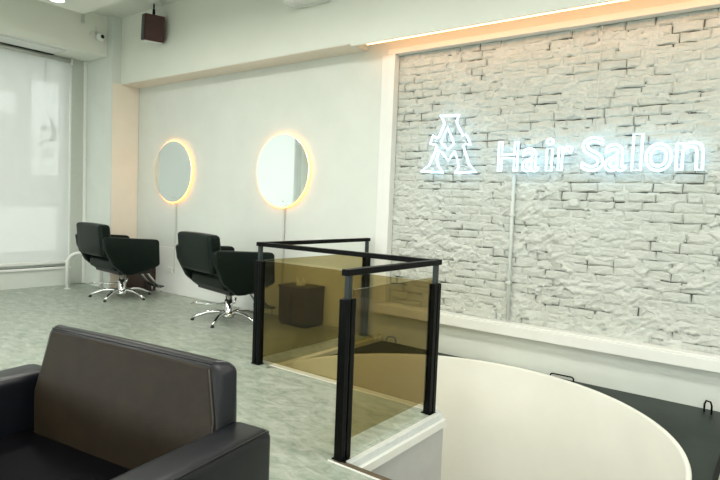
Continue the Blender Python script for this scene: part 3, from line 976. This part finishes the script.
for s in (-1, 1):
    x0, x1 = (AW - .015, AW + .160) if s > 0 else (-AW - .155, -AW + .015)
    k = MB(); k.cushion(x0, x1, -.93, -.005, .07, .543, .035, .005, n=8); a_ = k.build('arm', M['leather_arm'], ar)
    k = MB()
    xo = x1 - .012 if s > 0 else x0 + .012
    xx, yr = xo, -.017
    pth = [(xx, -.90 + .85 * i / 12, .536) for i in range(13)] + [(xx, yr - .012, .533), (xx - s * .004, yr - .002, .530), (xx - s * .02, yr, .531)] + [(xx - s * (.02 + .018 * i), yr, .5315) for i in range(1, 7)]
    k.tube(pth, .0042, 6)
    k.build('piping', M['leather'], a_)
k = MB(); k.cushion(-AW + .002, AW - .002, -.90, -.12, .18, .30, .04, .012); k.build('seat_cushion', M['leather_seat'], ar)
k = MB(); k.box(-AW + .002, AW - .002, -.89, -.04, .07, .178, .01); k.build('base', M['leather'], ar)
for sx in (-1, 1):
    for y_ in (-.85, -.07):
        k = MB(); k.lathe([(.025, 0), (.03, .072)], (AW + .09 if sx > 0 else -AW - .06, y_, 0), n=14); k.build('foot', M['black_plastic'], ar)

# ------------------------------------------------------------------ speaker, camera, unit on beam
spk = thing('speaker', 'dark maroon box speaker hanging from the ceiling by the mirror-wall beam', 'speaker', (-6.745, -.46, 3.36), math.radians(70))
def tilt(q): 
    a = math.radians(10); z0 = q[2] - .36
    return (q[0], q[1] * math.cos(a) - z0 * math.sin(a), .36 + q[1] * math.sin(a) + z0 * math.cos(a))
k = MB(); k.box(-.125, .125, -.09, .09, .02, .345, .008, 2, tilt); sb = k.build('cabinet', M['speaker'], spk)
k = MB(); k.box(-.129, -.1255, -.085, .085, .03, .335, .001, 1, tilt); k.build('side_panel', M['black_plastic'], sb)
k = MB(); k.box(-.11, .11, -.07, .08, .006, .0195, .002, 1, tilt); k.build('base', M['white_plastic'], sb)
k = MB(); k.box(-.11, .11, -.097, -.0905, .035, .33, .002, 1, tilt); k.build('grille', M['speaker'], sb)
k = MB(); k.tube([(0, .0, .355), (0, .0, .42)], .017, 10); k.tube([(0, 0, .42), (0, 0, .50)], .010, 10); k.build('bracket', M['steel'], spk)
k = MB(); k.lathe([(.08, .5295), (.08, .515), (.05, .495), (.012, .49)], n=24); k.build('ceiling_rose', M['white_plastic'], spk)
k = MB(); k.tube([(.04, .03, .35), (.05, .05, .41), (.08, .06, .45), (.12, .07, .47), (.12, .07, .528)], .006, 8); k.build('cable', M['white_plastic'], spk)

sc_ = thing('security_camera', 'small white ball security camera on the beam over the window', 'camera', (-7.93, -.575, 3.555))
k = MB(); k.lathe([(.001, .135), (.03, .13), (.052, .11), (.06, .08), (.052, .05), (.03, .03), (.001, .025)], (0, 0, 0), 'x', 24); k.build('ball', M['white_plastic'], sc_)
k = MB(); k.lathe([(.024, .128), (.026, .138), (.02, .145)], (0, -.0, 0), 'x', 20); k.build('lens', M['black_plastic'], sc_)
k = MB(); k.lathe([(.035, .0005), (.035, .02), (.02, .04)], (0, 0, 0.0), 'x', 20); k.build('mount', M['white_plastic'], sc_)
k = MB(); k.tube([(.004, -.02, .04), (.004, -.05, .09), (.004, -.10, .06), (.004, -.12, .02)], .004, 6); k.tube([(.004, -.02, .06), (.004, -.03, .14)], .004, 6); k.build('cable', M['cable'], sc_)

au = thing('air_unit', 'white box unit on the beam face, cut off by the top edge of the photo', 'air unit', (-4.10, -.291, 3.41))
k = MB(); k.box(-.25, .23, -.22, 0, .0, .28, .012); k.build('casing', M['white_plastic'], au)
k = MB()
for q in range(5): k.box(-.16, .19, -.20 + q * .036, -.185 + q * .036, -.004, 0.0005)
build_each(k, 'louvre', M['trim'], au)
k = MB(); k.box(-.20, .18, -.224, -.2205, .05, .24, .002); k.build('front_panel', M['trim'], au)
pp = thing('pipe_stub', 'short pale pipe stub under the dropped ceiling corner', 'pipe', (-7.9, -.80, 3.70))
k = MB(); k.tube([(0, 0, 0), (0, 0, .188)], .018, 10); k.build('stub', M['cable'], pp)
k = MB(); k.lathe([(.024, -.002), (.024, .03)], n=12); k.build('cap', M['cable'], pp)

# downlight in the dropped ceiling corner
def downlight(x, y, label):
    t = thing('downlight', label, 'downlight', (x, y, dz), group='recessed ceiling lights')
    k = MB(); k.lathe([(.11, -.0005), (.11, -.01), (.085, -.014)], n=32); k.build('ring', M['trim'], t)
    k = MB(); k.lathe([(.082, -.0145), (.08, -.017)], n=32); k.build('diffuser', M['lamp'], t)
downlight(-6.93, -1.60, 'round recessed downlight in the dropped ceiling corner above the salon chairs')

# unseen fill lamps added to brighten the room, shaped as ceiling panels
FILL_POS = [(-5.6, -2.3), (-3.2, -2.3), (-0.9, -2.3), (-5.6, -5.2), (-3.2, -5.0), (-0.9, -5.0), (1.4, -2.3), (1.4, -5.2)]
def fill_lamp(x, y, label):
    t = thing('fill_lamp', label, 'fill lamp', (x, y, dz), group='added square ceiling fill lamps')
    k = MB()
    k.box(-.32, .32, -.32, -.30, -.025, -.0005); k.box(-.32, .32, .30, .32, -.025, -.0005); k.box(-.32, -.30, -.30, .30, -.025, -.0005); k.box(.30, .32, -.30, .30, -.025, -.0005)
    k.build('frame', M['trim'], t)
    k = MB(); k.box(-.30, .30, -.30, .30, -.012, -.006); k.build('diffuser', M['lamp'], t)
    ld_ = bpy.data.lights.new('fill_light', 'AREA'); ld_.shape = 'SQUARE'; ld_.size = .58; ld_.energy = FILL_W; ld_.color = FILL_COL
    lo = bpy.data.objects.new('fill_light', ld_); COL.objects.link(lo); lo.parent = t; lo.location = (0, 0, -.03)
names = ['window side of the front row', 'second of the front row', 'above the stairwell', 'window side of the rear row', 'second of the rear row', 'above the camera', 'right end of the front row', 'right end of the rear row']
for (x, y), nm in zip(FILL_POS, names):
    fill_lamp(x, y, 'added square ceiling fill lamp, ' + nm)
